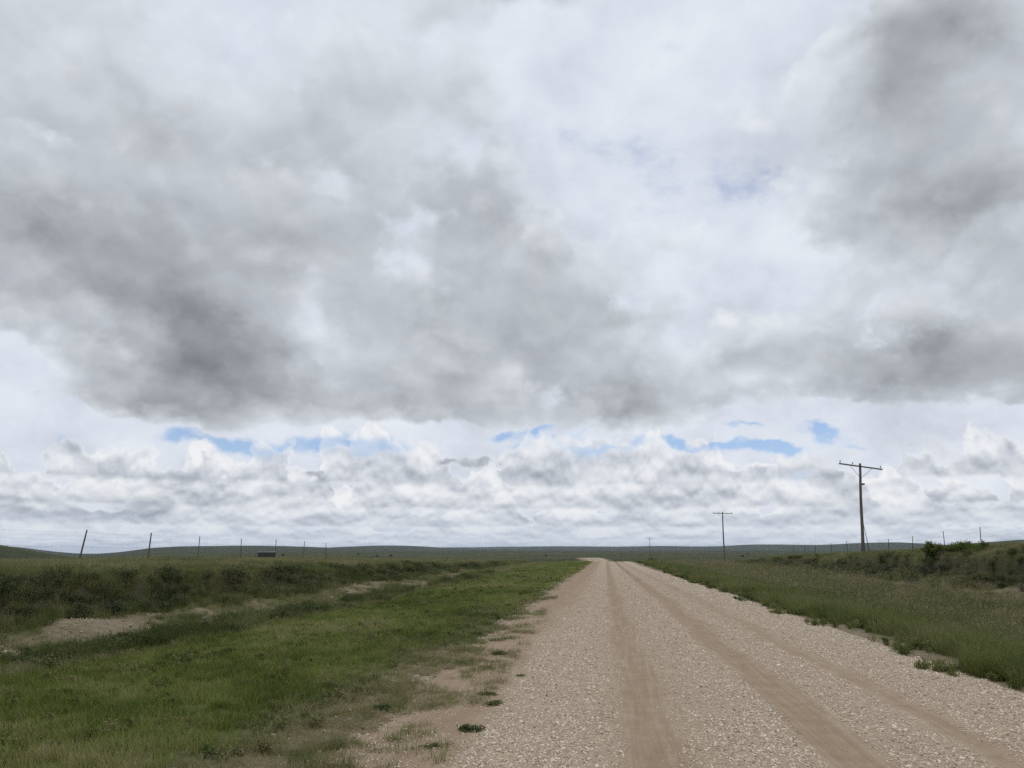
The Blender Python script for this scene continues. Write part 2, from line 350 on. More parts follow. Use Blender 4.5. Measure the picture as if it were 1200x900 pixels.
def mat_ground():
    m, nt, p = material('prairie_ground'); pos = position(nt)
    n_f = noise(nt, pos, 9.0, 6, .65, dim='3D'); n_m = noise(nt, pos, .6, 5, .6, dim='3D')
    n_l = noise(nt, pos, .035, 6, .6, dim='2D'); n_h = noise(nt, pos, .006, 7, .6, dim='2D')
    pebble = voro(nt, pos, 26.0, 1.0, '3D'); pc = voro(nt, pos, 26.0, 1.0, '3D', 'Color')
    soil = ramp(nt, n_f * .6 + n_m * .4, [(.3, (.105, .084, .052)), (.5, (.180, .146, .097)), (.7, (.275, .23, .16))])
    stone = mixc(nt, sepa(nt, pc)[0], (.27, .23, .19), (.52, .47, .41))
    soil = mixc(nt, pebble.step(.30, .22) * sepa(nt, pc)[1].step(.35, .5), soil, stone)
    green = ramp(nt, n_f * .5 + n_m * .5, [(.3, (.040, .050, .018)), (.5, (.075, .092, .030)), (.7, (.125, .130, .052))])
    straw = ramp(nt, n_f * .6 + n_m * .4, [(.3, (.070, .070, .030)), (.6, (.125, .115, .056)), (.8, (.17, .15, .085))])
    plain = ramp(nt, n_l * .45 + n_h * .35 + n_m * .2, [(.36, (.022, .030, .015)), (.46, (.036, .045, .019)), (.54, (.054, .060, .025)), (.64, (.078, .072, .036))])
    plain = mixc(nt, attr(nt, 'hill_shade'), plain, ramp(nt, n_l * .5 + n_h * .5, [(.40, (.024, .032, .019)), (.52, (.040, .048, .026)), (.62, (.058, .062, .033))]))  # cloud shade over the far hills, painted in as a darker ground colour
    b = (attr(nt, 'bare') + (n_f - .5) * .5 * attr(nt, 'bare')).sat()
    c = mixc(nt, (attr(nt, 'dry') * .75 + (n_m - .5) * .3).sat(), green, straw)
    c = mixc(nt, attr(nt, 'far'), c, plain)
    c = mixc(nt, b, c, soil)
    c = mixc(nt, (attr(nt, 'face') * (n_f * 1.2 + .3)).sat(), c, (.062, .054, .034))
    setc(nt, p, 'Base Color', c); p.inputs['Roughness'].default_value = .95; p.inputs['Specular IOR Level'].default_value = .1
    bump(nt, p, n_f * .6 + (.3 - pebble).max(0) * b * .8, .8, .06)
    return m
def mat_road():
    m, nt, p = material('road_gravel'); pos = position(nt)
    g = attr(nt, 'stones'); n1 = noise(nt, pos, 3.0, 5, .6); n2 = noise(nt, pos, 40.0, 4, .6)
    streak = noise(nt, vmath(nt, 'MULTIPLY', pos, (9.0, .30, 1)), 1.8, 6, .7)
    dirt = ramp(nt, n1 * .3 + streak * .5 + n2 * .2, [(.32, (.225, .160, .107)), (.5, (.295, .218, .147)), (.68, (.39, .30, .215))])
    v = voro(nt, pos, 58.0, 1.0); vc = sepa(nt, voro(nt, pos, 58.0, 1.0, out='Color'))
    stone = ramp(nt, vc[0], [(0, (.28, .22, .16)), (.25, (.50, .415, .31)), (.6, (.68, .59, .465)), (1, (.80, .725, .60))])
    keep = (g * 1.5 + (n1 - .5) * .9 + (streak - .5) * .5 - vc[1] * .75 + .12).step(.0, .12)
    k = keep * v.step(.46, .36)
    c = mixc(nt, k, mixc(nt, attr(nt, 'rut') * .55, mixc(nt, g * .45, dirt, (.45, .37, .285)), (.175, .122, .082)), stone)
    setc(nt, p, 'Base Color', c); p.inputs['Roughness'].default_value = .92; p.inputs['Specular IOR Level'].default_value = .15
    bump(nt, p, (.5 - v).max(0) * k * 1.2 + n2 * .25 + streak * .3, .9, .03)
    return m
def mat_leaf(name, stops, rough=.6, trans=.25, inst=True, jitter=.35):
    m, nt, p = material(name)
    oi = nt.nodes.new('ShaderNodeObjectInfo'); r = X(nt, oi.outputs['Random'])
    t = (attr(nt, 'tint', True) + (r - .5) * jitter) if inst else (r - .5) * .6 + .5
    pos = position(nt)
    t = t + (noise(nt, pos, 9.0, 2, .5, dim='3D') - .5) * .35
    c = ramp(nt, t.sat(), stops)
    setc(nt, p, 'Base Color', c); p.inputs['Roughness'].default_value = rough; p.inputs['Specular IOR Level'].default_value = .2
    tr = nt.nodes.new('ShaderNodeBsdfTranslucent'); nt.links.new(c, tr.inputs['Color'])
    mx = nt.nodes.new('ShaderNodeMixShader'); mx.inputs[0].default_value = trans
    nt.links.new(p.outputs[0], mx.inputs[1]); nt.links.new(tr.outputs[0], mx.inputs[2])
    nt.links.new(mx.outputs[0], nt.nodes['Material Output'].inputs[0])
    return m
def mat_stone(name, inst=True, stops=None):
    m, nt, p = material(name); pos = position(nt)
    r = X(nt, nt.nodes.new('ShaderNodeObjectInfo').outputs['Random'])
    n = noise(nt, pos, 30.0, 4, .6, dim='3D')
    c = ramp(nt, (r * .8 + n * .5 - .15).sat(), stops or [(0, (.27, .205, .145)), (.25, (.47, .38, .285)), (.6, (.66, .56, .44)), (1, (.80, .72, .60))])
    setc(nt, p, 'Base Color', c); p.inputs['Roughness'].default_value = .85; p.inputs['Specular IOR Level'].default_value = .2
    bump(nt, p, n, .6, .01)
    return m
def mat_wood(name, a, b, scale=(14, 14, 1.2)):
    m, nt, p = material(name); tc = nt.nodes.new('ShaderNodeTexCoord').outputs['Object']
    n = noise(nt, vmath(nt, 'MULTIPLY', tc, scale), 2.0, 6, .65, dim='3D')
    setc(nt, p, 'Base Color', mixc(nt, n.step(.3, .7), a, b)); p.inputs['Roughness'].default_value = .85
    bump(nt, p, n, .5, .01)
    return m
def mat_metal(name, a, b, rough=.6, met=.3):
    m, nt, p = material(name); tc = nt.nodes.new('ShaderNodeTexCoord').outputs['Object']
    n = noise(nt, tc, 7.0, 5, .65, dim='3D')
    setc(nt, p, 'Base Color', mixc(nt, n.step(.35, .65), a, b)); p.inputs['Roughness'].default_value = rough; p.inputs['Metallic'].default_value = met
    return m

# ------------------------------------------------------------------ ground and road
def stones_profile(X, y):
    """how thick the loose stones lie across the carriageway"""
    g = np.interp(X, [-2.6, -1.35, -1.08, -.25, 0.06, .18, .46, .60, 1.05, 1.56, 1.68, 2.02, 2.15, 2.78, 2.88, 3.06, 3.2, 4.3, 4.7],
                     [.04, .06, .78, .88, .60, .08, .10, .50, .85, .85, .08, .06, .80, .75, .16, .16, .85, .9, .6])
    far = ss(y, 12, 30)
    g2 = np.interp(X, [-2.6, -.95, -.65, -.02, .16, .42, .56, 1.5, 1.68, 2.02, 2.2, 3.0, 3.3, 4.4], [.05, .05, .55, .80, .06, .06, .55, .72, .05, .06, .7, .22, .92, 1.0])
    return g * (1 - far) + g2 * far
def rut(X):
    r = 0
    for c, w, d in ((.30, .22, .022), (1.84, .25, .028), (2.98, .14, .020), (-1.25, .16, .016), (-1.75, .2, .010)): r = r - d * np.exp(-((X - c) / w) ** 2)
    for c, w, d in ((-.45, .4, .020), (1.15, .3, .018), (2.45, .28, .015), (3.8, .45, .045)): r = r + d * np.exp(-((X - c) / w) ** 2)
    return r
def build_ground():
    a = spread(25, .17, 1.075, 14000); xs = np.concatenate([-a[:0:-1], a])
    ys = [-60, -40, -25, -15, -8, -4, -1, 1, 2.5]; v = 3.5
    while v < 14000: ys.append(v); v += max(.15, .0135 * v)
    def under(x, y):
        L = (x - road_shift(y)) / squeeze(y)
        return land(x, y) - .12 * ss(L, -2.35, -1.7) * ss(-L, -4.5, -3.9) * ss(-y, -305, -292)
    me, gx, gy, gz = grid_mesh('ground', xs, np.array(ys), under)
    set_attr(me, 'bare', bare(gx, gy)); set_attr(me, 'dry', dry(gx, gy))
    X_ = gx - road_shift(gy); tl = bank_foot_l(gy) - X_; tr = X_ - bank_foot_r(gy)
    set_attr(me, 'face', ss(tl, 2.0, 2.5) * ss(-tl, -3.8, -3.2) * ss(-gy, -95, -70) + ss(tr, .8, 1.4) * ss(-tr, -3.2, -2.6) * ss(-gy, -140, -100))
    set_attr(me, 'far', np.clip(ss(np.abs(X_ - 2), 22, 45) + ss(gy, 90, 170), 0, 1))
    set_attr(me, 'hill_shade', ss(np.hypot(gx, gy), 900, 2200))
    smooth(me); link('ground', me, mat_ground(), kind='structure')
    # carriageway: its own sheet whose rims dip under the verge
    lat = np.arange(-2.75, 5.0, .085); ys = []; v = 2.0
    while v < 300: ys.append(v); v += max(.11, .010 * v)
    L, Y = np.meshgrid(lat, np.array(ys)); Xw = L * squeeze(Y) + road_shift(Y)
    rim = .05 * (ss(L, -2.75, -1.6) * ss(-L, -4.95, -4.3)) - .022
    z = land(Xw, Y) + rim + rut(L) * np.clip(1.4 - Y / 150, .3, 1) + (fbm(Xw / .5, Y / .5, 61, 4) - .5) * .022 + (fbm(Xw / 2.0, Y / 2.0, 62, 3) - .5) * .03
    nx, ny = len(lat), len(ys); i = np.arange(nx * ny).reshape(ny, nx)
    f = np.stack([i[:-1, :-1], i[:-1, 1:], i[1:, 1:], i[1:, :-1]], -1).reshape(-1, 4)
    me = mesh_from('road', np.stack([Xw, Y, z], -1).reshape(-1, 3), f)
    wob = (fbm(Y / 3.0, L * 0 + 2, 71, 3) - .5) * .25 + (fbm(L / .25, Y / .6, 72, 4) - .5) * .34
    rr = np.clip(-rut(L + wob * .6) / .024, 0, 1) * (.30 + .70 * ss(Y, 14, 55)) * np.clip(.35 + 1.5 * (fbm(L * 2, Y / 9, 73, 4) - .3), 0, 1)
    rr = np.maximum(rr, .42 * ss(-L - wob, 1.05, 1.45))
    set_attr(me, 'rut', rr)
    set_attr(me, 'stones', stones_profile(L + wob, Y)); smooth(me)
    link('road', me, mat_road(), kind='structure')
def road_z(X, y):
    rim = .05 * (ss(X, -2.75, -1.6) * ss(-X, -4.95, -4.3)) - .022
    Xw = X * squeeze(y) + road_shift(y)
    return land(Xw, y) + (rim + rut(X) + (fbm(Xw / .5, y / .5, 61, 4) - .5) * .022 + (fbm(Xw / 2.0, y / 2.0, 62, 3) - .5) * .03)

# ------------------------------------------------------------------ plants and stones
def ribbon(V, F, base, az, h, w, lean, curl, segs=3):
    """one blade: a bent tapering strip"""
    dx, dy = math.cos(az), math.sin(az); px, py = -dy, dx; i0 = len(V)
    for k in range(segs + 1):
        t = k / segs; ww = w * (1 - t) ** .7 * .5 if k < segs else 0
        r = lean * h * t + curl * h * t * t; z = h * t * (1 - .35 * (lean + curl) * t)
        c = (base[0] + dx * r, base[1] + dy * r, base[2] + z)
        if k < segs:
            V.append((c[0] - px * ww, c[1] - py * ww, c[2])); V.append((c[0] + px * ww, c[1] + py * ww, c[2]))
            if k: F.append((i0 + 2 * k - 2, i0 + 2 * k - 1, i0 + 2 * k + 1, i0 + 2 * k))
        else:
            V.append(c); F.append((i0 + 2 * k - 2, i0 + 2 * k - 1, i0 + 2 * k))
def pyobj(name, V, F, mats, fm=None):
    me = bpy.data.meshes.new(name); me.from_pydata(V, [], F); me.update()
    for m in mats: me.materials.append(m)
    if fm: me.polygons.foreach_set('material_index', fm)
    return me
def tuft(rd, n, rad, h, w, lean=.35, curl=.35):
    V, F = [], []
    for _ in range(n):
        a = rd.random() * 6.283; r = rad * rd.random() ** .6; b = (r * math.cos(a), r * math.sin(a), -.01)
        ribbon(V, F, b, a + rd.uniform(-.9, .9), h * rd.uniform(.5, 1.1), w * rd.uniform(.7, 1.3), rd.uniform(0, lean), rd.uniform(0, curl))
    return V, F
def leaf_quad(V, F, c, s, rd, up=.5):
    n = Vector((rd.gauss(0, 1), rd.gauss(0, 1), rd.gauss(up, 1))).normalized()
    t = n.orthogonal().normalized(); t = Matrix.Rotation(rd.random() * 6.28, 3, n) @ t; b = n.cross(t)
    i = len(V); c = Vector(c)
    V.extend([tuple(c - t * s), tuple(c + b * s * .42), tuple(c + t * s), tuple(c - b * s * .42)]); F.append((i, i + 1, i + 2, i + 3))
def leafy(rd, n_stem, rad, h, leaves, ls, spread_=.6):
    """broad-leaved weed or shrub clump: thin stems carrying many small leaves; returns stem and leaf geometry"""
    SV, SF, LV, LF = [], [], [], []
    for _ in range(n_stem):
        a = rd.random() * 6.283; r0 = rad * .35 * rd.random(); top = rad * rd.uniform(.1, 1.0); hh = h * rd.uniform(.5, 1.05) * (1 - .35 * (top / rad) ** 2)
        b = Vector((r0 * math.cos(a), r0 * math.sin(a), -.02)); e = Vector((top * math.cos(a), top * math.sin(a), hh))
        mid = b.lerp(e, .5) + Vector((0, 0, .12 * h))
        pts = [b.lerp(mid, t / 3) for t in range(3)] + [mid.lerp(e, t / 3) for t in range(4)]
        w = .012 * h + .002
        for p, q in zip(pts, pts[1:]):
            i = len(SV); SV.extend([(p.x - w, p.y, p.z), (p.x + w, p.y, p.z), (q.x + w * .8, q.y, q.z), (q.x - w * .8, q.y, q.z)]); SF.append((i, i + 1, i + 2, i + 3))
            i = len(SV); SV.extend([(p.x, p.y - w, p.z), (p.x, p.y + w, p.z), (q.x, q.y + w * .8, q.z), (q.x, q.y - w * .8, q.z)]); SF.append((i, i + 1, i + 2, i + 3)); w *= .86
        for _ in range(leaves):
            t = rd.random() ** .6; p = pts[min(5, int(t * 6))].lerp(pts[min(6, int(t * 6) + 1)], rd.random())
            leaf_quad(LV, LF, (p.x + rd.gauss(0, rad * .16), p.y + rd.gauss(0, rad * .16), max(.01, p.z + rd.gauss(0, h * .08))), ls * rd.uniform(.6, 1.2), rd)
    return SV, SF, LV, LF
def joined(parts):
    V, F, M = [], [], []
    for mi, (v, f) in enumerate(parts):
        o = len(V); V += v; F += [tuple(i + o for i in q) for q in f]; M += [mi] * len(f)
    return V, F, M
def stone_mesh(name, rd, mat, flat=.6):
    bm = bmesh.new(); bmesh.ops.create_icosphere(bm, subdivisions=1, radius=.5)
    k = [Vector((rd.gauss(0, 1), rd.gauss(0, 1), rd.gauss(0, 1))).normalized() for _ in range(4)]; dd = [rd.uniform(.26, .42) for _ in k]
    for v in bm.verts:
        for n, d in zip(k, dd):
            s = v.co.dot(n)
            if s > d: v.co -= n * (s - d)
        v.co *= rd.uniform(.88, 1.1); v.co.z *= flat; v.co.x *= 1.15
    me = bpy.data.meshes.new(name); bm.to_mesh(me); bm.free(); me.materials.append(mat); return me
def protos(name, meshes): return [bpy.data.objects.new(name, m) for m in meshes]

def scatter(name, pts, scl, kinds, tint, label, cat, lean=.12, rot=None):
    """one object of ground cover: a cloud of points, a plant or stone set on each"""
    n = len(pts); me = bpy.data.meshes.new(name); me.vertices.add(n); me.vertices.foreach_set('co', np.asarray(pts, np.float32).ravel())
    if rot is None: rot = np.stack([rng.normal(0, lean, n), rng.normal(0, lean, n), rng.uniform(0, 6.283, n)], -1)
    a = me.attributes.new('turn', 'FLOAT_VECTOR', 'POINT'); a.data.foreach_set('vector', rot.astype(np.float32).ravel())
    a = me.attributes.new('size', 'FLOAT_VECTOR', 'POINT'); a.data.foreach_set('vector', np.asarray(scl, np.float32).ravel())
    a = me.attributes.new('pick', 'INT', 'POINT'); a.data.foreach_set('value', rng.integers(0, len(kinds), n).astype(np.int32))
    set_attr(me, 'tint', tint)
    o = link(name, me, (), label=label, category=cat, kind='stuff')
    ng = bpy.data.node_groups.new(name, 'GeometryNodeTree')
    ng.interface.new_socket('Geometry', in_out='INPUT', socket_type='NodeSocketGeometry'); ng.interface.new_socket('Geometry', in_out='OUTPUT', socket_type='NodeSocketGeometry')
    N = ng.nodes; gi = N.new('NodeGroupInput'); go = N.new('NodeGroupOutput'); ip = N.new('GeometryNodeInstanceOnPoints'); jn = N.new('GeometryNodeJoinGeometry')
    for k in kinds:
        oi = N.new('GeometryNodeObjectInfo'); oi.inputs['Object'].default_value = k; oi.inputs['As Instance'].default_value = True
        ng.links.new(oi.outputs['Geometry'], jn.inputs[0])
    def named(nm, typ):
        q = N.new('GeometryNodeInputNamedAttribute'); q.data_type = typ; q.inputs['Name'].default_value = nm
        return [s for s in q.outputs if s.enabled and s.name == 'Attribute'][0]
    ng.links.new(gi.outputs[0], ip.inputs['Points']); ng.links.new(jn.outputs[0], ip.inputs['Instance'])
    ip.inputs['Pick Instance'].default_value = True
    ng.links.new(named('pick', 'INT'), ip.inputs['Instance Index']); ng.links.new(named('turn', 'FLOAT_VECTOR'), ip.inputs['Rotation'])
    ng.links.new(named('size', 'FLOAT_VECTOR'), ip.inputs['Scale']); ng.links.new(ip.outputs[0], go.inputs[0])
    md = o.modifiers.new('sow', 'NODES'); md.node_group = ng
    return o
def sow(x0, x1, y0, y1, dens, fall=12.0, power=1.4):
    """points in road coordinates; dens per m2 up to distance fall, thinner beyond; sizes must grow to match"""
    ys = np.geomspace(max(y0, 1.0), y1, 400); d = dens * np.minimum(1, (fall / ys) ** power); c = np.concatenate([[0], np.cumsum((d[1:] + d[:-1]) / 2 * np.diff(ys))])
    n = int(c[-1] * (x1 - x0)); y = np.interp(rng.uniform(0, c[-1], n), c, ys); X_ = rng.uniform(x0, x1, n)
    return X_, y
def in_view(x, y, margin=3.0):
    a = np.arctan2(x, y); return (a > math.radians(-46)) & (a < math.radians(35)) | (np.hypot(x, y) < margin + 4)
def grow(y, fall, power=.55): return np.maximum(1, (y / fall)) ** power

def build_cover():
    rd = random.Random(5)
    GR = [(0, (.056, .074, .014)), (.3, (.114, .150, .027)), (.6, (.178, .216, .045)), (.85, (.255, .260, .082)), (1, (.33, .30, .15))]
    DG = [(0, (.055, .076, .018)), (.4, (.100, .128, .030)), (.75, (.155, .172, .050)), (1, (.22, .21, .09))]
    OL = [(0, (.085, .105, .032)), (.35, (.140, .158, .052)), (.65, (.20, .195, .080)), (1, (.30, .26, .14))]
    SG = [(0, (.062, .076, .030)), (.5, (.115, .128, .052)), (1, (.19, .185, .09))]
    m_gr = mat_leaf('short_grass', GR); m_dg = mat_leaf('lush_grass', DG); m_ol = mat_leaf('prairie_grass', OL); m_sg = mat_leaf('sage_leaf', SG, .8, .12)
    m_seed = mat_leaf('seed_heads', [(0, (.17, .15, .085)), (1, (.29, .25, .15))], .9, .1)
    m_stem = mat_leaf('stems', [(0, (.07, .055, .038)), (1, (.14, .115, .08))], .9, .0)
    short = protos('short_grass_tuft', [pyobj('short_grass_tuft', *tuft(rd, 34, .11, .15, .0055, .45, .5), [m_gr]) for _ in range(5)])
    lush = protos('lush_grass_tuft', [pyobj('lush_grass_tuft', *tuft(rd, 40, .15, .42, .008, .30, .45), [m_dg]) for _ in range(5)])
    def seeded():
        v, f = tuft(rd, 30, .13, .45, .006, .3, .35); sv, sf = [], []
        for _ in range(4):
            a = rd.random() * 6.28; b = (.08 * math.cos(a), .08 * math.sin(a), 0); h = rd.uniform(.5, .75); l = rd.uniform(.05, .3)
            ribbon(sv, sf, b, a, h, .004, l, .1)
            tip = sv[-1]
            for _ in range(5): leaf_quad(sv, sf, (tip[0] + rd.gauss(0, .012), tip[1] + rd.gauss(0, .012), tip[2] - rd.uniform(0, .12)), .022, rd)
        return joined([(v, f), (sv, sf)])
    def two(fn, m1, m2, nm):
        out = []
        for _ in range(4):
            v, f, mi = fn(); out.append(pyobj(nm, v, f, [m1, m2], mi))
        return out
    tall = protos('tall_grass_tuft', two(seeded, m_ol, m_seed, 'tall_grass_tuft'))
    prairie = protos('prairie_grass_tuft', [pyobj('prairie_grass_tuft', *tuft(rd, 36, .16, .30, .008, .45, .5), [m_ol]) for _ in range(5)])
    def weed():
        sv, sf, lv, lf = leafy(rd, 9, .16, .22, 16, .030); return joined([(lv, lf), (sv, sf)])
    forb = protos('leafy_weed', two(weed, m_dg, m_stem, 'leafy_weed'))
    def brush():
        sv, sf, lv, lf = leafy(rd, 16, .34, .30, 30, .026); gv, gf = tuft(rd, 22, .3, .34, .007)
        return joined([(lv + gv, lf + [tuple(i + len(lv) for i in q) for q in gf]), (sv, sf)])
    scrub = protos('low_scrub', two(brush, m_sg, m_stem, 'low_scrub'))
    m_st = mat_stone('gravel_stone')
    stones = protos('gravel_stone', [stone_mesh('gravel_stone', rd, m_st) for _ in range(8)])
    m_rb = mat_stone('rubble_stone', stops=[(0, (.16, .13, .095)), (.4, (.28, .235, .175)), (1, (.50, .44, .35))])
    rubble = protos('rubble_stone', [stone_mesh('rubble_stone', rd, m_rb) for _ in range(6)])
    def tintn(x, y, s=3.0, seed=80): return np.clip(.5 + (fbm(x / s, y / s, seed, 5, .6) - .5) * 1.6 + (fbm(x / .35, y / .5, seed + 1, 2) - .5) * .6 + rng.normal(0, .13, len(x)), 0, 1)
    def put(name, X_, y, keep, base, fall, kinds, label, cat, tint_shift=0.0, var=.35, tall_k=1.0, seed=80, lean=.12, zs=0.0, gp=.55):
        x = X_ + road_shift(y); k = keep & in_view(x, y)
        x, y = x[k], y[k]; z = land(x, y) + zs
        s = base[k] if isinstance(base, np.ndarray) else np.full(len(x), base); s = s * rng.uniform(1 - var, 1 + var, len(x)) * grow(y, fall, gp)
        sc = np.stack([s, s, s * tall_k * rng.uniform(.8, 1.2, len(x)) / grow(y, fall, gp * .75)], -1)
        scatter(name, np.stack([x, y, z], -1), sc, kinds, np.clip(tintn(x, y, 3.0, seed) + tint_shift, 0, 1), label, cat, lean)
    U = lambda n: rng.uniform(0, 1, n)
    # left verge, mown short
    X_, y = sow(-9.6, -1.8, 4.2, 128, 190, 9, 1.5); e = edge_l(y); n = fbm(X_ / .9, y / .9, 90, 4)
    foot = bank_foot_l(y)
    keep = (X_ < e + (n - .5) * .5) & (X_ > foot - .6 + (n - .5)) & (U(len(y)) < ss(e - X_, 0, 1.2 - .6 * ss(y, 9, 24)) + .03) & (U(len(y)) < .55 + 1.3 * (fbm(X_ / .28, y / .4, 190, 3) - .25)) & (n > .40 * ss(X_, -4.0, -2.8) * ss(-y, -14, -7))
    put('verge_grass', X_, y, keep, .78, 12, short, 'short green grass covering the verge left of the road', 'grass', 0.02, seed=81)
    X_, y = sow(-9.2, -2.4, 4.6, 60, 18, 9, 1.2); n = fbm(X_ / .7, y / .9, 290, 3)
    put('verge_herbs', X_, y, (X_ < edge_l(y)) & (n > .50) & (X_ > bank_foot_l(y)), .42, 10, forb, 'small leafy herbs among the short grass of the left verge', 'weeds', .32, seed=282, var=.5)
    # weedy left shoulder
    X_, y = sow(-3.4, -.95, 4.6, 22, 150, 9, 1.0); n = fbm(X_ / .55, y / .75, 91, 4)
    keep = (n + .12 * ss(-X_, 1.2, 2.9) > .59) & (X_ < -1.1 - .02 * y)
    put('shoulder_weeds', X_, y, keep, .5, 9, short + prairie[:2], 'sparse weeds on the bare shoulder beside the gravel', 'weeds', .05, seed=82, tall_k=.7)
    X_, y = sow(-3.6, -1.0, 4.6, 30, 260, 9, 1.0); n = fbm(X_ / .8, y / 1.3, 191, 4)
    put('shoulder_stubble', X_, y, (n + .12 * ss(-X_, 1.2, 2.9) > .59) & (X_ < -1.1 - .02 * y), .34, 9, prairie, 'flattened dry grass on the bare shoulder left of the gravel', 'grass', .22, seed=182, tall_k=.45, lean=.3)
    # right verge: leafy rim, lush strip, seeded tall grass
    X_, y = sow(4.1, 5.9, 6, 140, 30, 12, 1.1); e = edge_r(y); n = fbm(X_ / .7, y / .9, 92, 4)
    put('roadside_weeds', X_, y, (X_ > e - .7) & (n > .54 - .1 * ss(X_ - e, -.4, .2)), .62, 14, forb + lush[:2] + short[:2], 'dark leafy weeds along the right edge of the gravel', 'weeds', -.02, seed=83)
    X_, y = sow(4.6, 9.5, 7, 150, 80, 14, 1.35); e = edge_r(y); n = fbm(X_ / 1.2, y / 1.2, 93, 4)
    put('lush_grass', X_, y, (X_ > e + .15 + (n - .5) * 1.1) & (U(len(y)) < 1.2 - .16 * np.maximum(0, X_ - 5.5)), .8, 16, lush, 'tall dark green grass in the ditch right of the road', 'grass', .06, seed=84)
    X_, y = sow(6.6, 17.6, 9, 160, 46, 18, 1.3); n = fbm(X_ / 2.2, y / 2.8, 31, 4); b = bare(X_ + road_shift(y), y)
    put('seeding_grass', X_, y, (U(len(y)) < ss(X_, 6.4, 8.8)) & (U(len(y)) > b * 1.1), .75, 20, tall[:3] + prairie[:3] + lush[:3], 'brownish tall grass with seed heads on the right verge', 'grass', .14, seed=85)
    # left bank: dry grass on the slope, scrub on the face, prairie grass on top
    X_, y = sow(-13.5, -7.2, 9, 110, 70, 14, 1.25); t = bank_foot_l(y) - X_; b = bare(X_ + road_shift(y), y)
    put('slope_grass', X_, y, (t > -.9) & (t < 3.4) & (U(len(y)) > b * .97 + .10 * ss(t, 0, 1)), .60, 18, prairie + short[:2], 'dry grass on the slope of the left cutbank', 'grass', .12, seed=86)
    X_, y = sow(-13.5, -9.2, 9, 95, 12, 16, 1.0); t = bank_foot_l(y) - X_
    put('bank_scrub', X_, y, (t > 2.0) & (t < 3.5) & (fbm(X_ / 1.5, y / 2.2, 99, 3) > .40), .78, 20, scrub, 'dark low scrub on the steep face of the left cutbank', 'undergrowth', -.14, seed=87)
    X_, y = sow(-24, -10.2, 9, 170, 44, 16, 1.25); t = bank_foot_l(y) - X_
    put('field_grass', X_, y, (t > 3.1), .66, 20, prairie, 'olive prairie grass on top of the left bank', 'grass', .08, seed=88)
    X_, y = sow(-13.4, -9.4, 9, 110, 60, 16, 1.25); t = bank_foot_l(y) - X_
    put('bank_grass', X_, y, (t > 1.9) & (t < 4.0), .72, 20, prairie + lush[:2], 'shaggy grass hanging on the face of the left cutbank', 'grass', -.12, seed=198)
    X_, y = sow(-9.8, -7.4, 9, 60, 46, 14, 1.2); t = bank_foot_l(y) - X_; n = fbm(X_ / 1.0, y / 1.4, 292, 3)
    put('foot_grass', X_, y, (np.abs(t + .05) < .55) & (n > .40), .78, 18, lush + scrub[:1], 'dark shaggy grass along the foot of the left cutbank', 'grass', -.20, seed=284)
    # right bank
    X_, y = sow(15.6, 21.5, 24, 150, 6, 40, 1.0); t = X_ - bank_foot_r(y)
    put('far_bank_scrub', X_, y, (t > .8) & (t < 3.2) & (fbm(X_ / 2, y / 2.5, 94, 3) > .36), .85, 50, scrub, 'dark low scrub on the face of the right cutbank', 'undergrowth', -.05, seed=89)
    X_, y = sow(17.5, 34, 24, 190, 30, 40, 1.2); t = X_ - bank_foot_r(y)
    put('far_field_grass', X_, y, (t > 2.2), .8, 45, prairie, 'olive prairie grass on top of the right bank', 'grass', .04, seed=90)
    X_, y = sow(12.5, 20.5, 24, 150, 26, 40, 1.2); t = X_ - bank_foot_r(y); b = bare(X_ + road_shift(y), y)
    put('far_slope_grass', X_, y, (t > -2.5) & (t < 3.0) & (U(len(y)) > b * 1.0), .50, 45, prairie + lush[:2], 'patchy grass on the foot and face of the right cutbank', 'grass', .04, seed=98)
    # the plain beyond
    n = 26000; d = np.exp(rng.uniform(math.log(110), math.log(900), n)); a = np.radians(rng.uniform(-46, 35, n)); x = d * np.sin(a); y = d * np.cos(a)
    off = np.abs(x - road_shift(y) - 1) > 4.2
    nn = fbm(x / 30, y / 45, 95, 3); k = off & (nn > .42) & ((x < -24) | (x > 20) | (y > 125))
    x, y, d = x[k], y[k], d[k]
    s = .8 + d / 240; sc = np.stack([s * 1.6, s * 1.6, np.full(len(s), .9) * rng.uniform(.6, 1.3, len(s))], -1)
    scatter('plain_grass', np.stack([x, y, land(x, y)], -1), sc, prairie, tintn(x, y, 40, 96) - .1, 'clumpy grass over the open plain', 'grass', .1)
    # loose stones
    X_, y = sow(-2.7, 4.7, 4.6, 60, 2500, 7.0, 1.9); w_ = (fbm(y / 3.0, y * 0 + 2, 71, 3) - .5) * .25
    g = stones_profile(X_ + w_, y); n = fbm(X_ / .4, y / .6, 97, 3)
    k = (U(len(y)) < np.clip(g * 1.1 + (n - .5) * .5 - .15, np.where(X_ < -.9, .10 + .32 * (n > .55), .015), 1)) & in_view(X_, y); X_, y, g = X_[k], y[k], g[k]
    s = np.exp(rng.normal(math.log(.0140), .36, len(y))) * (.75 + .4 * g) * grow(y, 9, .42)
    scatter('gravel', np.stack([X_ * squeeze(y) + road_shift(y), y, road_z(X_, y) + s * .10], -1), np.stack([s, s, s], -1), stones, s * 0 + .5, 'loose pale crushed stone on the road', 'gravel', .5)
    X_, y = sow(-11.5, -2.0, 5, 45, 110, 9, 1.0); b = bare(X_, y); k = (U(len(y)) < b) & in_view(X_, y); X_, y = X_[k], y[k]
    s = np.exp(rng.normal(math.log(.022), .45, len(y))) * grow(y, 9, .45)
    scatter('bank_rubble', np.stack([X_, y, land(X_, y) + s * .1], -1), np.stack([s, s, s], -1), rubble, s * 0 + .5, 'small stones on the bare soil left of the road', 'rubble', .4)
    return dict(m_sg=m_sg, m_dg=m_dg, m_ol=m_ol, m_gr=m_gr, m_stem=m_stem)

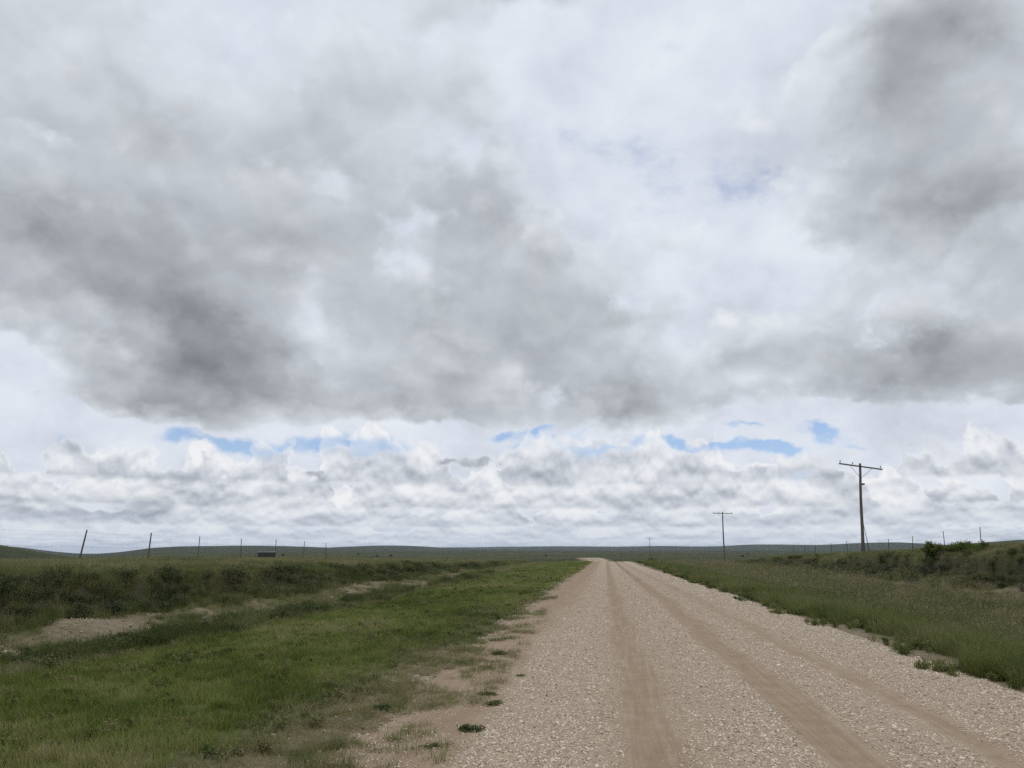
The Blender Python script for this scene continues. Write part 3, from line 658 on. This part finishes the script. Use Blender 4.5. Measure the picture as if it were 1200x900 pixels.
# ------------------------------------------------------------------ things
def lz(x, y): return float(land(np.array([x]), np.array([y]))[0])
def tag(o, label, cat, group=None):
    o['label'] = label; o['category'] = cat
    if group: o['group'] = group
    return o
def empty(name, loc, label, cat, group=None):
    o = bpy.data.objects.new(name, None); COL.objects.link(o); o.location = loc; o.empty_display_size = .2
    return tag(o, label, cat, group)
def part(name, bm, mats, parent, smooth_=False):
    me = bpy.data.meshes.new(name); bm.to_mesh(me); bm.free()
    if smooth_: smooth(me)
    return link(name, me, mats, parent)
def bar(bm, a, b, w, d=None, up=(0, 0, 1), bev=0):
    """rectangular bar from a to b"""
    a, b = Vector(a), Vector(b); d = d or w; t = (b - a); L = t.length; t.normalize()
    s = t.cross(Vector(up)); s = s.normalized() if s.length > 1e-4 else Vector((1, 0, 0)); u = s.cross(t)
    M = Matrix((s, u, t)).transposed().to_4x4(); M.translation = (a + b) / 2
    r = bmesh.ops.create_cube(bm, size=1, matrix=M @ Matrix.Diagonal((w, d, L, 1)))
    if bev: bmesh.ops.bevel(bm, geom=list({e for v in r['verts'] for e in v.link_edges}), offset=bev, segments=2, affect='EDGES')
def tube(bm, pts, radii, seg=10, cap=True):
    rings = []
    pts = [Vector(p) for p in pts]
    for i, p in enumerate(pts):
        t = (pts[min(i + 1, len(pts) - 1)] - pts[max(i - 1, 0)]).normalized()
        s = t.cross(Vector((0, 1, 0))) if abs(t.y) < .9 else t.cross(Vector((1, 0, 0))); s.normalize(); u = t.cross(s)
        r = radii[i] if isinstance(radii, (list, tuple)) else radii
        rings.append([bm.verts.new(p + (s * math.cos(6.28318 * k / seg) + u * math.sin(6.28318 * k / seg)) * r) for k in range(seg)])
    for A, B in zip(rings, rings[1:]):
        for k in range(seg): bm.faces.new((A[k], A[(k + 1) % seg], B[(k + 1) % seg], B[k]))
    if cap: bm.faces.new(rings[0][::-1]); bm.faces.new(rings[-1])

def utility_pole(x, y, ztop, roll, label, M, detail=True):
    z0 = lz(x, y); H = ztop - z0
    root = empty('utility_pole', (x, y, z0), label, 'utility pole', 'utility poles along the right side of the road')
    root.rotation_euler.y = math.radians(2.9 if detail else .6)
    bm = bmesh.new(); n = 9
    tube(bm, [(.02 * math.sin(i * .9), .015 * math.cos(i * 1.3), -.4 + (H + .4) * i / (n - 1)) for i in range(n)], [.148 - .045 * i / (n - 1) for i in range(n)], 14)
    part('pole_shaft', bm, M['pole'], root, True)
    zc = H - .28; c, s = math.cos(roll), math.sin(roll); half = 1.88; yo = -.20
    P = lambda u, dz=0.0: (u * c + dz * s, yo, zc - u * s + dz * c)
    bm = bmesh.new(); bar(bm, P(-half), P(half), .115, .14, up=(0, 1, 0), bev=.012); part('crossarm', bm, M['arm'], root)
    for u in (-.95, .95):
        bm = bmesh.new(); bar(bm, (u * c, yo - .075, zc - u * s - .05), (.05 * (1 if u > 0 else -1), yo + .02, zc - 1.02), .032, .014, up=(0, 1, 0)); part('brace', bm, M['brace'], root)
    for u in (-1.80, -.72, 1.70):
        bm = bmesh.new(); tube(bm, [P(u, .05), P(u, .22)], .016, 8); pin = part('insulator', bm, M['iron'], root, True)
        bm = bmesh.new()
        prof = [(.14, .03), (.155, .055), (.19, .06), (.20, .042), (.23, .055), (.265, .05), (.285, .03), (.295, .008)]
        tube(bm, [P(u, h) for h, _ in prof], [r for _, r in prof], 12); part('insulator_bell', bm, M['glass'], pin, True)
    bm = bmesh.new(); tube(bm, [(0, 0, H - .01), (0, 0, H + .05)], [.104, .03], 14); part('pole_cap', bm, M['iron'], root, True)
    if detail:
        bm = bmesh.new(); bar(bm, (.10, -.05, H - 1.85), (.34, -.05, H - 1.85), .10, .16, bev=.012); part('bracket', bm, M['iron'], root)
        bm = bmesh.new(); tube(bm, [(.12, 0, 2.7), (.34, -.15, 1.2), (.52, -.25, -.1)], [.022, .03, .034], 8); part('stay_rod', bm, M['iron'], root, True)
        bm = bmesh.new(); tube(bm, [(.158, .03, -.2), (.15, .03, 1.5), (.135, .03, 2.6)], .028, 8); part('riser_pipe', bm, M['iron'], root, True)
    return root

def steel_post(M, h):
    """T section with studs, its flange towards the wires"""
    bm = bmesh.new()
    bar(bm, (0, 0, -.35), (0, 0, h), .040, .007, up=(0, 1, 0)); bar(bm, (0, .0185, -.35), (0, .0185, h - .004), .007, .030, up=(0, 1, 0))
    for k in range(int(h / .11)): bar(bm, (0, -.0035, .12 + .11 * k), (0, -.0035, .14 + .11 * k), .012, .016, up=(0, 1, 0))
    bar(bm, (0, .038, -.3), (0, .038, -.1), .13, .006, up=(0, 1, 0))
    return bm
def fence(x, y0, step, n, leans, woods, label, M, side, hp):
    root = empty('wire_fence', (x, y0, lz(x, y0)), label, 'fence'); z0 = root.location.z
    rd = random.Random(int(abs(x) * 10)); tops = []
    steel = None
    for i in range(n):
        y = y0 + step * i; xx = x + rd.uniform(-.12, .12); z = lz(xx, y)
        ly, lx = leans.get(i, (rd.uniform(-2.5, 2.5), rd.uniform(-2, 2)))
        if i in woods:
            bm = bmesh.new(); h = hp * 1.03
            tube(bm, [(0, 0, -.4), (.004, 0, h * .4), (-.003, .003, h * .75), (0, 0, h)], [.036, .034, .032, .030], 10); o = part('fence_post', bm, M['post'], root, True)
        else:
            if steel is None:
                o = part('fence_post', steel_post(M, hp), M['steel'], root); steel = o
            else:
                o = steel.copy(); COL.objects.link(o); o.parent = root
        o.location = (xx - x, y - y0, z - z0); o.rotation_euler = (math.radians(lx), math.radians(ly), 0 if side < 0 else math.pi)
        k = min(1.14, max(1.0, (1.60 + hp * .66 - z) / hp)) if side < 0 else 1.0; o.scale.z = k
        tops.append((Vector(o.location), o.rotation_euler.to_matrix() @ Matrix.Diagonal((1, 1, k))))
    for f in (.30, .52, .74, .95):
        bm = bmesh.new(); pts = []
        for (p, R), (q, R2) in zip(tops, tops[1:]):
            a = p + R @ Vector((.03, 0, f * hp)); b = q + R2 @ Vector((.03, 0, f * hp)); sag = rd.uniform(.01, .05)
            for k in range(4):
                t = k / 4; c = a.lerp(b, t); c.z -= sag * 4 * t * (1 - t); pts.append(c)
        pts.append(b); tube(bm, pts, .0017, 4)
        for a, b in list(zip(pts, pts[1:]))[:60]:                       # barbs
            c = a.lerp(b, .5); bar(bm, c + Vector((-.014, 0, -.014)), c + Vector((.014, 0, .014)), .0026); bar(bm, c + Vector((-.014, .006, .014)), c + Vector((.014, .006, -.014)), .0026)
        part('barbed_wire', bm, M['wire'], root)
    return root

def stock_tank(x, y, M):
    z = lz(x, y)
    root = empty('stock_tank', (x, y, z), 'dark oblong stock tank with a pale rim out in the field left of the road', 'stock tank')
    root.rotation_euler.z = math.radians(20)
    L, W, H = 1.0, .48, .56; seg = 40
    def ring(bm, l, w, z): return [bm.verts.new((l * math.copysign(abs(math.cos(a)) ** .45, math.cos(a)), w * math.copysign(abs(math.sin(a)) ** .45, math.sin(a)), z)) for a in (6.28318 * (k + .5) / seg for k in range(seg))]
    def skin(bm, rs):
        for A, B in zip(rs, rs[1:]):
            for k in range(seg): bm.faces.new((A[k], A[(k + 1) % seg], B[(k + 1) % seg], B[k]))
    bm = bmesh.new(); rs = [ring(bm, L - .06, W - .05, -.1)]
    for k in range(7): rs.append(ring(bm, L + (.02 if k % 2 else 0), W + (.02 if k % 2 else 0), H * k / 7))
    rs += [ring(bm, L, W, H - .02), ring(bm, L - .04, W - .04, H - .02), ring(bm, L - .06, W - .06, .3)]; skin(bm, rs); bm.faces.new(rs[-1])
    part('tank_wall', bm, M['tank'], root, True)
    bm = bmesh.new(); rs = [ring(bm, L + .03, W + .03, H - .05), ring(bm, L + .045, W + .045, H), ring(bm, L + .02, W + .02, H + .05), ring(bm, L - .05, W - .05, H + .05), ring(bm, L - .06, W - .06, H - .01)]; skin(bm, rs)
    part('tank_rim', bm, M['rim'], root, True)
    bm = bmesh.new(); r = ring(bm, L - .05, W - .05, H - .16); bm.faces.new(r); part('tank_water', bm, M['water'], root)
    bm = bmesh.new(); tube(bm, [(-L - .25, 0, -.1), (-L - .25, 0, H * .7), (-L - .1, 0, H * .86), (-L + .12, 0, H * .86)], .035, 8); part('inlet_pipe', bm, M['iron'], root, True)

def shrub_mesh(name, rd, mats, h, rad, stems, leaves, ls):
    sv, sf, lv, lf = leafy(rd, stems, rad, h, leaves, ls)
    return pyobj(name, *joined([(lv, lf), (sv, sf)])[:2], mats, joined([(lv, lf), (sv, sf)])[2])
def build_things(V):
    M = dict(brace=mat_metal('galvanised_brace', (.20, .19, .18), (.30, .29, .28)), pole=mat_wood('weathered_pole_wood', (.085, .075, .066), (.17, .15, .13)), arm=mat_wood('crossarm_wood', (.10, .085, .07), (.19, .165, .14), (1.5, 14, 14)),
             iron=mat_metal('dull_iron', (.09, .085, .08), (.16, .14, .12)), glass=mat_metal('insulator_glaze', (.13, .12, .11), (.22, .21, .20), .3, 0),
             post=mat_wood('fence_post_wood', (.11, .088, .066), (.20, .165, .13)), steel=mat_metal('painted_steel', (.05, .055, .05), (.10, .075, .055), .7, .1),
             wire=mat_metal('wire_steel', (.10, .09, .085), (.18, .17, .16), .55, .6), tank=mat_metal('tank_steel', (.03, .03, .032), (.055, .05, .046), .7, .1),
             rim=mat_metal('tank_rim_steel', (.22, .20, .18), (.34, .32, .30), .55, .2))
    m, nt, p = material('tank_water'); p.inputs['Base Color'].default_value = (.03, .04, .04, 1); p.inputs['Roughness'].default_value = .06; M['water'] = m
    utility_pole(22.75, 76.0, 9.25, math.radians(6.0), 'nearest and tallest wooden utility pole with crossarm behind the right bank', M)
    utility_pole(23.0, 163.5, 8.85, math.radians(.5), 'middle wooden utility pole standing on the open plain', M, False)
    utility_pole(23.0, 429.0, 7.7, 0.0, 'tiny farthest utility pole right above the end of the road', M, False)
    fence(-21.5, 31.64 - 5.03 * 2, 5.03, 9, {2: (9.5, 0), 3: (3.0, 0)}, (2, 3), 'barbed wire fence with a leaning post on top of the left bank', M, -1, 1.18)
    fence(21.2, 48.95 - 5.25 * 2, 5.25, 12, {2: (-2.5, 0), 4: (-5, 0), 3: (1, 0)}, (0,), 'barbed wire fence with thin posts on top of the right bank', M, 1, 1.14)
    stock_tank(-39.2, 92.0, M)
    rd = random.Random(77)
    bright = mat_leaf('bright_shrub_leaf', [(0, (.085, .115, .022)), (.5, (.14, .175, .036)), (1, (.22, .24, .07))], .55, .3, inst=False)
    dark = mat_leaf('dark_shrub_leaf', [(0, (.030, .042, .016)), (1, (.075, .090, .038))], .6, .2, inst=False)
    sage = mat_leaf('sagebrush_leaf', [(0, (.060, .072, .040)), (.5, (.10, .112, .066)), (1, (.16, .168, .11))], .8, .12, inst=False)
    weedm = mat_leaf('weed_leaf', [(0, (.055, .075, .022)), (1, (.13, .15, .050))], .6, .2, inst=False)
    # the bright bush on the right bank: three humps on one plant
    bx, by = 19.7, 49.2; r = empty('bush', (bx, by, lz(bx, by) - .05), 'bright green bush standing above the grass on top of the right bank', 'bush')
    LV, LF, SV, SF = [], [], [], []
    for ox, oy, h, rad in ((-.75, 1.5, .95, .42), (-.45, .9, .7, .4), (.05, .3, .80, .5), (.35, -.5, .95, .5), (.55, -1.1, .78, .45), (.75, -1.9, .85, .45), (.2, 1.2, .6, .5)):
        sv, sf, lv, lf = leafy(rd, 30, rad * 1.1, h * .88, 110, .05)
        for A, B, C, D in ((LV, LF, lv, lf), (SV, SF, sv, sf)):
            o = len(A); A += [(x + ox, y + oy, z) for x, y, z in C]; B += [tuple(i + o for i in q) for q in D]
    link('foliage', pyobj('foliage', LV, LF, []), bright, r); link('stems', pyobj('stems', SV, SF, []), V['m_stem'], r)
    # sagebrush on the two cut banks
    kinds = [shrub_mesh('sagebrush', rd, [sage, V['m_stem']], .42, .38, 22, 46, .024) for _ in range(5)]
    darkk = [shrub_mesh('sagebrush', rd, [dark, V['m_stem']], .48, .42, 22, 46, .026) for _ in range(4)]
    def along(n, y0, y1, foot, sgn, t0, t1, meshes, label, group, smin, smax):
        for k in range(n):
            y = math.exp(rd.uniform(math.log(y0), math.log(y1))); t = rd.uniform(t0, t1); x = float(foot(np.array([y]))[0]) + sgn * t
            o = link('sagebrush', rd.choice(meshes)); s = rd.uniform(smin, smax); o.scale = (s, s, s * rd.uniform(.75, 1.1))
            o.location = (x, y, lz(x, y) - .03); o.rotation_euler = (rd.uniform(-.1, .1), rd.uniform(-.1, .1), rd.uniform(0, 6.28)); tag(o, label, 'shrub', group)
    along(24, 10.5, 60, bank_foot_l, -1, 2.1, 3.5, kinds, 'grey-green sagebrush clump on the face of the left bank', 'sagebrush clumps on the left bank', .55, .95)
    along(16, 10.5, 50, bank_foot_l, -1, 2.1, 3.2, darkk, 'dark green shrub clump on the face of the left bank', 'dark shrub clumps on the left bank', .5, .9)
    along(26, 10.5, 36, bank_foot_l, -1, -.3, .6, darkk, 'low dark tuft at the foot of the left bank', 'dark tufts at the foot of the left bank', .35, .65)
    along(15, 34, 105, bank_foot_r, 1, 1.3, 2.9, kinds, 'green shrub clump on the face of the right bank', 'shrub clumps on the right bank', .9, 1.5)
    along(16, 34, 80, bank_foot_r, 1, -1.8, 1.0, kinds, 'grey-green sagebrush clump at the foot of the right bank', 'sagebrush clumps at the foot of the right bank', .7, 1.2)
    # weeds on the bare left shoulder
    wk = [shrub_mesh('weed_tuft', rd, [weedm, V['m_stem']], .085, .12, 22, 46, .013) for _ in range(3)]
    for i, (x, y, s) in enumerate(((-2.27, 8.48, 1.0), (-1.18, 8.79, .95), (-1.66, 12.89, 1.1), (-1.23, 7.58, 1.05), (-1.08, 10.68, .8), (-1.32, 9.35, .85), (-1.45, 6.9, .8), (-2.43, 15.71, 1.2))):
        o = link('weed_tuft', wk[i % 3]); o.location = (x, y, lz(x, y)); o.scale = (s * 1.15, s, s * .75); o.rotation_euler.z = i * 1.3
        if i == 0: tag(o, 'lone dark green weed tuft on bare dirt left of the gravel', 'weed')
        else: tag(o, 'small flat weed tuft at the left rim of the gravel', 'weed', 'weed tufts at the rim of the gravel')
    # rocks on the left cut bank
    sm = mat_stone('pale_rock', stops=[(0, (.22, .185, .14)), (.4, (.36, .315, .25)), (1, (.54, .49, .41))])
    ym = mat_stone('yellowish_rock', stops=[(0, (.40, .34, .20)), (1, (.62, .56, .38))])
    rk = [stone_mesh('rock', rd, sm, .42) for _ in range(5)]
    o = link('rock', stone_mesh('rock', rd, ym, .6)); o.scale = (.27, .2, .2); o.rotation_euler = (.2, -.5, .4); o.location = (-9.4, 12.2, lz(-9.4, 12.2) + .06)
    tag(o, 'yellowish rock, largest on the left bank, at its nearest end', 'rock')
    for x, y, s in ((-9.5, 20.8, .24), (-9.45, 18.8, .22), (-9.3, 18.95, .3), (-9.2, 22.3, .24), (-8.9, 21.5, .26), (-9.4, 14.7, .17), (-9.3, 16.8, .2), (-9.1, 13.3, .18), (-9.2, 17.3, .26), (-9.6, 24.6, .22), (-9.2, 27.2, .26), (-9.5, 30, .24), (-9.0, 15.6, .14), (-9.7, 16.1, .2)):
        o = link('rock', rd.choice(rk)); s *= .72; o.scale = (s * 1.2, s, s * .8); o.rotation_euler = (rd.uniform(-.4, .4), rd.uniform(-.4, .4), rd.uniform(0, 6)); o.location = (x, y, lz(x, y) + s * .12)
        tag(o, 'pale flat rock lying on the slope of the left bank', 'rock', 'pale rocks on the left bank slope')
    # far shrubs and trees, small dark dots on the plain
    fk = [shrub_mesh('far_shrub', rd, [dark, V['m_stem']], 1.7, 1.1, 26, 60, .13) for _ in range(3)]
    for i, (x, y, s, lab) in enumerate(((-130.6, 461.9, .75, 'dark round shrub on the distant plain left of the road, left one of a pair'), (-128.2, 483.3, .95, 'dark round shrub on the distant plain left of the road, right one of a pair'),
            (-181.9, 592.7, 1.0, 'small dark shrub farther off than the pair on the left plain'), (-210, 519.1, 1.0, 'dark shrub on the plain above the left bank near the stock tank'),
            (71.9, 444.2, .9, 'dark shrub on the plain just right of the middle utility pole'), (106, 631.2, .9, 'faint far shrub beyond the one beside the middle pole'), (6.6, 118.0, .62, 'dark leafy shrub at the right roadside where the road goes over the crest'), (-37.1, 518.7, .9, 'small dark shrub on the plain left of where the road vanishes'))):
        o = link('shrub', fk[i % 3]); o.location = (x, y, lz(x, y) - .1); o.scale = (s * 1.3, s, s * .95); o.scale *= .8; o.rotation_euler.z = i; tag(o, lab, 'shrub')

HAZE_DENSITY = 4.3e-5
def build_haze(lo, hi):
    bm = bmesh.new(); bmesh.ops.create_cube(bm, size=1, matrix=Matrix.Translation((0, 0, (lo + hi) / 2)) @ Matrix.Diagonal((31000, 31000, hi - lo, 1)))
    me = bpy.data.meshes.new('haze'); bm.to_mesh(me); bm.free()
    m = bpy.data.materials.new('haze'); m.use_nodes = True; nt = m.node_tree; nt.nodes.clear()
    v = nt.nodes.new('ShaderNodeVolumePrincipled'); v.inputs['Color'].default_value = (.72, .84, 1, 1); v.inputs['Density'].default_value = HAZE_DENSITY; v.inputs['Anisotropy'].default_value = .2
    o = nt.nodes.new('ShaderNodeOutputMaterial'); nt.links.new(v.outputs[0], o.inputs['Volume'])
    link('haze', me, m, kind='stuff')

build_camera(); build_sky(); build_sun(); build_ground(); VEG = build_cover(); build_things(VEG)
S.cycles.use_denoising = DENOISE
S.cycles.volume_bounces = 0; S.cycles.max_bounces = 4; S.cycles.diffuse_bounces = 3; S.cycles.transmission_bounces = 3
_g = bpy.data.objects['ground'].data; _z = np.empty(len(_g.vertices) * 3, np.float32); _g.vertices.foreach_get('co', _z)
if HAZE: build_haze(float(_z[2::3].min()) - 1.0, float(_z[2::3].max()) + 6)
